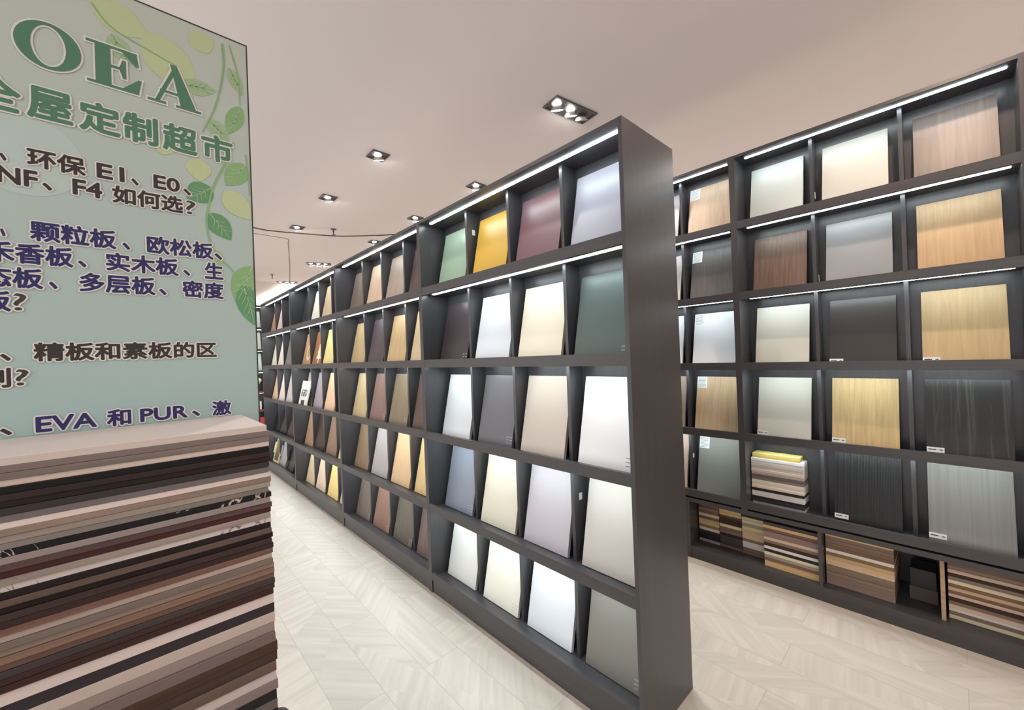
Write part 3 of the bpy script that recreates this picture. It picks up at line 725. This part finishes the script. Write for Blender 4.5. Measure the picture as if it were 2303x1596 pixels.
TXT = [
 [("环保",-1.5281,-1.4412,1.949,1.991,0), ("E1",-1.424,-1.3773,1.953,1.988,0), ("、",-1.3659,-1.3527,1.951,1.967,0), ("E0",-1.3257,-1.275,1.953,1.988,0), ("、",-1.2688,-1.2529,1.951,1.967,0), ("、",-1.5652,-1.5554,1.951,1.967,0)],
 [("NF",-1.5694,-1.5137,1.905,1.941,0), ("、",-1.5076,-1.4931,1.904,1.92,0), ("F4",-1.4628,-1.416,1.905,1.941,0), ("如何选",-1.3996,-1.2701,1.901,1.943,0), ("?",-1.2644,-1.2447,1.903,1.938,2)],
 [("、",-1.5674,-1.5605,1.793,1.81,1), ("颗粒板",-1.5274,-1.395,1.791,1.835,1), ("、",-1.3853,-1.3718,1.793,1.81,1), ("欧松板",-1.3421,-1.2103,1.791,1.835,1), ("、",-1.2085,-1.1913,1.793,1.81,1)],
 [("禾香板",-1.5909,-1.4654,1.74,1.784,1), ("、",-1.4587,-1.4451,1.743,1.758,1), ("实木板",-1.4141,-1.2834,1.74,1.784,1), ("、",-1.2746,-1.2605,1.743,1.758,1), ("生",-1.2306,-1.1904,1.74,1.784,1)],
 [("态板",-1.5959,-1.5111,1.688,1.732,1), ("、",-1.503,-1.4903,1.69,1.706,1), ("多层板",-1.4579,-1.3289,1.688,1.732,1), ("、",-1.3223,-1.3083,1.69,1.706,1), ("密度",-1.2776,-1.191,1.688,1.732,1)],
 [("板",-1.596,-1.5562,1.638,1.681,1), ("?",-1.5533,-1.5352,1.641,1.677,2)],
 [("、",-1.5732,-1.5589,1.536,1.551,0), ("精板和素板的区",-1.5283,-1.2112,1.533,1.574,0)],
 [("别",-1.5993,-1.5597,1.481,1.522,0), ("?",-1.5538,-1.5358,1.484,1.518,2)],
 [("、",-1.5768,-1.5606,1.383,1.398,0), ("EVA",-1.5288,-1.4375,1.382,1.416,1), ("和",-1.4217,-1.3804,1.379,1.418,1), ("PUR",-1.3649,-1.2757,1.382,1.414,1), ("、",-1.267,-1.2507,1.383,1.398,1), ("激",-1.2252,-1.1834,1.379,1.418,1)],
]
# leaf print, laid under the letters
LEAFC = [plain('print_leaf_%d' % i, c, 0.5) for i, c in enumerate(((204, 222, 176), (176, 206, 168), (146, 196, 136), (106, 166, 120)))]
STEM = [[(-1.174, 2.3845), (-1.1728, 2.322), (-1.1827, 2.2573), (-1.1992, 2.1908), (-1.2249, 2.126)], [(-1.1567, 2.1214), (-1.1788, 2.0539), (-1.2052, 1.9869), (-1.2184, 1.9247), (-1.2223, 1.8887), (-1.217, 1.8426), (-1.2009, 1.8037), (-1.1722, 1.7714), (-1.1479, 1.7313)], [(-1.1588, 2.3895), (-1.1406, 2.3119), (-1.1378, 2.2327)], [(-1.1284, 2.0959), (-1.124, 2.0324), (-1.1225, 1.9832)], [(-1.4231, 2.357), (-1.3912, 2.3172), (-1.3294, 2.2947), (-1.2706, 2.2776)]]
LEAF = [((-1.423, 2.3602), (-1.3245, 2.3245), 0.038, 0), ((-1.3916, 2.3013), (-1.3612, 2.2364), 0.0214, 1), ((-1.3265, 2.3399), (-1.2436, 2.2145), 0.0499, 0), ((-1.2435, 2.3478), (-1.1935, 2.3868), 0.0262, 0), ((-1.2673, 2.2357), (-1.1908, 2.248), 0.0214, 1), ((-1.1607, 2.3251), (-1.1318, 2.2599), 0.0166, 1), ((-1.137, 2.2269), (-1.1693, 2.1391), 0.0202, 2), ((-1.2115, 2.1649), (-1.1668, 2.1205), 0.0214, 1), ((-1.3207, 2.0654), (-1.2837, 2.0549), 0.019, 0), ((-1.2372, 2.0543), (-1.2333, 1.9937), 0.0273, 0), ((-1.1303, 2.068), (-1.1775, 1.9975), 0.0262, 2), ((-1.2091, 1.9835), (-1.2621, 1.9426), 0.0285, 3), ((-1.1809, 1.9834), (-1.1222, 1.9148), 0.0309, 0), ((-1.2168, 1.9156), (-1.1699, 1.8504), 0.0262, 3), ((-1.1231, 1.7858), (-1.1629, 1.6788), 0.0321, 2), ((-1.1458, 1.7315), (-1.1210, 1.6191), 0.0285, 3), ((-1.2081, 1.8204), (-1.196, 1.7722), 0.0143, 1)]
def leaf_shape(a, b, w):
    a, b = Vector(a), Vector(b); d = b-a; n = Vector((-d.y, d.x)).normalized(); pts = []
    prof = [(0, 0), (0.08, 0.45), (0.2, 0.8), (0.38, 1.0), (0.55, 0.95), (0.72, 0.72), (0.87, 0.38), (1, 0)]
    for t, k in prof: pts.append(a+d*t+n*w*k)
    for t, k in prof[-2:0:-1]: pts.append(a+d*t-n*w*k)
    return [(min(p.x, SX1-0.0005), min(p.y, SZ-0.001)) for p in pts]
def ribbon(pts, w0, w1):
    P_ = spline([(x, z, 0) for x, z in pts], 6); v, f = [], []
    for i, p in enumerate(P_):
        d = (P_[min(i+1, len(P_)-1)]-P_[max(i-1, 0)]).normalized(); n = Vector((-d.y, d.x, 0)); w = w0+(w1-w0)*i/(len(P_)-1)
        v += [(min(p.x+n.x*w, SX1-0.0004), p.y+n.y*w), (min(p.x-n.x*w, SX1-0.0004), p.y-n.y*w)]
        if i: f.append([2*i-2, 2*i-1, 2*i+1, 2*i])
    return v, f
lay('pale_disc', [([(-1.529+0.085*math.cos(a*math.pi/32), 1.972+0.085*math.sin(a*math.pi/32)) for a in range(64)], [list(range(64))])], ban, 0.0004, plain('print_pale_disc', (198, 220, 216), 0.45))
VEIN = plain('print_leaf_vein', (190, 212, 184), 0.5)
for k, (a, b, w, c) in enumerate(LEAF):
    sh = leaf_shape(a, b, w)
    lf = lay('printed_leaf', [(sh, [list(range(len(sh)))])], ban, 0.0006+0.00003*k, LEAFC[c])
    if c in (1, 2, 3):
        A, B = Vector(a), Vector(b); d = B-A; n = Vector((-d.y, d.x)).normalized()
        pieces = [ribbon([tuple(A), tuple(A+d*0.5+n*w*0.06), tuple(A+d*0.92)], 0.0011, 0.0005)]
        for t in (0.25, 0.42, 0.58):
            for s in (-1, 1): pieces.append(ribbon([tuple(A+d*t), tuple(A+d*(t+0.12)+n*s*w*0.32), tuple(A+d*(t+0.2)+n*s*w*0.6)], 0.0007, 0.0003))
        lay('leaf_vein', pieces, lf, 0.0012, VEIN if c != 1 else LEAFC[2])
for s in STEM: lay('printed_stem', [ribbon(s, 0.0026 if len(s) > 4 else 0.0014, 0.0012)], ban, 0.0013, LEAFC[2])
for line in TXT:
    for (b, x0, x1, z0, z1, k) in line:
        a, h = fit_text(b, x0, x1, z0, z1, 0.0014 if k != 2 else 0.0004, 0.0028)
        lo = lay('lettering', [a], ban, 0.0022, INKS[k]); lay('lettering_halo', [h], lo, 0.0016, HALO)
for b, x0, x1 in (("全",-1.601,-1.533), ("屋",-1.526,-1.458), ("定",-1.4495,-1.381), ("制",-1.3775,-1.3135), ("超",-1.306,-1.236), ("市",-1.228,-1.159)):
    a, h = fit_text(b, x0, x1, 2.056, 2.127, 0.0024, 0.0032)
    lo = lay('heading_lettering', [a], ban, 0.0022, INKS[3]); lay('heading_halo', [h], lo, 0.0016, HALO)
def serif_letters(grow):
    g = grow; out = []
    def lift(v): return [(q[0], q[1], 0.00004*len(out)) for q in v]
    def rect(x0, x1, z0, z1): out.append((lift([(x0-g, z0-g), (x1+g, z0-g), (x1+g, z1+g), (x0-g, z1+g)]), [[0, 1, 2, 3]]))
    def quad(p):
        c = (sum(q[0] for q in p)/len(p), sum(q[1] for q in p)/len(p))
        out.append((lift([(q[0]+(g if q[0] > c[0] else -g), q[1]+(g if q[1] > c[1] else -g)) for q in p]), [list(range(len(p)))]))
    zb_, zt_ = 2.173, 2.271
    cx, cz, rx, rz, n = -1.4915, 2.222, 0.0495, 0.051, 48; v, f = [], []
    for k in range(n):
        a = 2*math.pi*k/n
        v += [(cx+(rx+g)*math.cos(a), cz+(rz+g)*math.sin(a)), (cx+(0.026-g)*math.cos(a), cz+(0.0445-g)*math.sin(a))]
    for k in range(n): j = (k+1) % n; f.append([2*k, 2*j, 2*j+1, 2*k+1])
    out.append((v, f))
    x = -1.434
    rect(x, x+0.088, zb_, zb_+0.006); rect(x, x+0.086, zt_-0.006, zt_); rect(x+0.014, x+0.040, zb_+0.006, zt_-0.006); rect(x+0.040, x+0.062, 2.2205, 2.2265)
    quad([(x+0.060, 2.2015), (x+0.066, 2.2015), (x+0.066, 2.2455), (x+0.060, 2.2455), (x+0.054, 2.2235)])
    quad([(x+0.060, zt_-0.006), (x+0.086, zt_-0.006), (x+0.089, zt_-0.032), (x+0.084, zt_-0.032)]); quad([(x+0.060, zb_+0.006), (x+0.088, zb_+0.006), (x+0.0935, zb_+0.036), (x+0.088, zb_+0.036)])
    a = -1.331
    out.append((lift([(a+0.045-g, 2.277+g*0.4), (a+0.058+g, 2.277+g*0.4), (a+0.096+g, zb_), (a+0.064-g, zb_)]), [[0, 3, 2, 1]]))
    out.append((lift([(a+0.049-g, 2.264+g), (a+0.0525+g, 2.252), (a+0.0215+g, zb_), (a+0.0125-g, zb_)]), [[0, 3, 2, 1]]))
    rect(a+0.0, a+0.035, zb_-0.002, zb_+0.004); rect(a+0.054, a+0.105, zb_-0.002, zb_+0.004); rect(a+0.024, a+0.066, 2.2005, 2.2065)
    return out
lay('brand_halo', serif_letters(0.0035), ban, 0.0016, HALO); lay('brand_lettering', serif_letters(0.0), ban, 0.0024, INKS[3])

# writing on the white price card
def card_text():
    v, f = text_polys('680', 0.012)
    ax, bx = min(p[0] for p in v), max(p[0] for p in v); az, bz = min(p[1] for p in v), max(p[1] for p in v)
    me = bpy.data.meshes.new('lettering'); me.from_pydata([(-0.0008, 0.10-(p[0]-ax)/(bx-ax)*0.2, 0.115+(p[1]-az)/(bz-az)*0.085) for p in v], [], f); me.materials.append(M_INK); me.update()
    sh = [c for c in card_t.children][0]
    put('lettering', me, sh)
    MB().box(-0.001, 0, -0.06, 0.06, 0.015, 0.075).obj('printed_picture', M_INK, sh)
card_text()
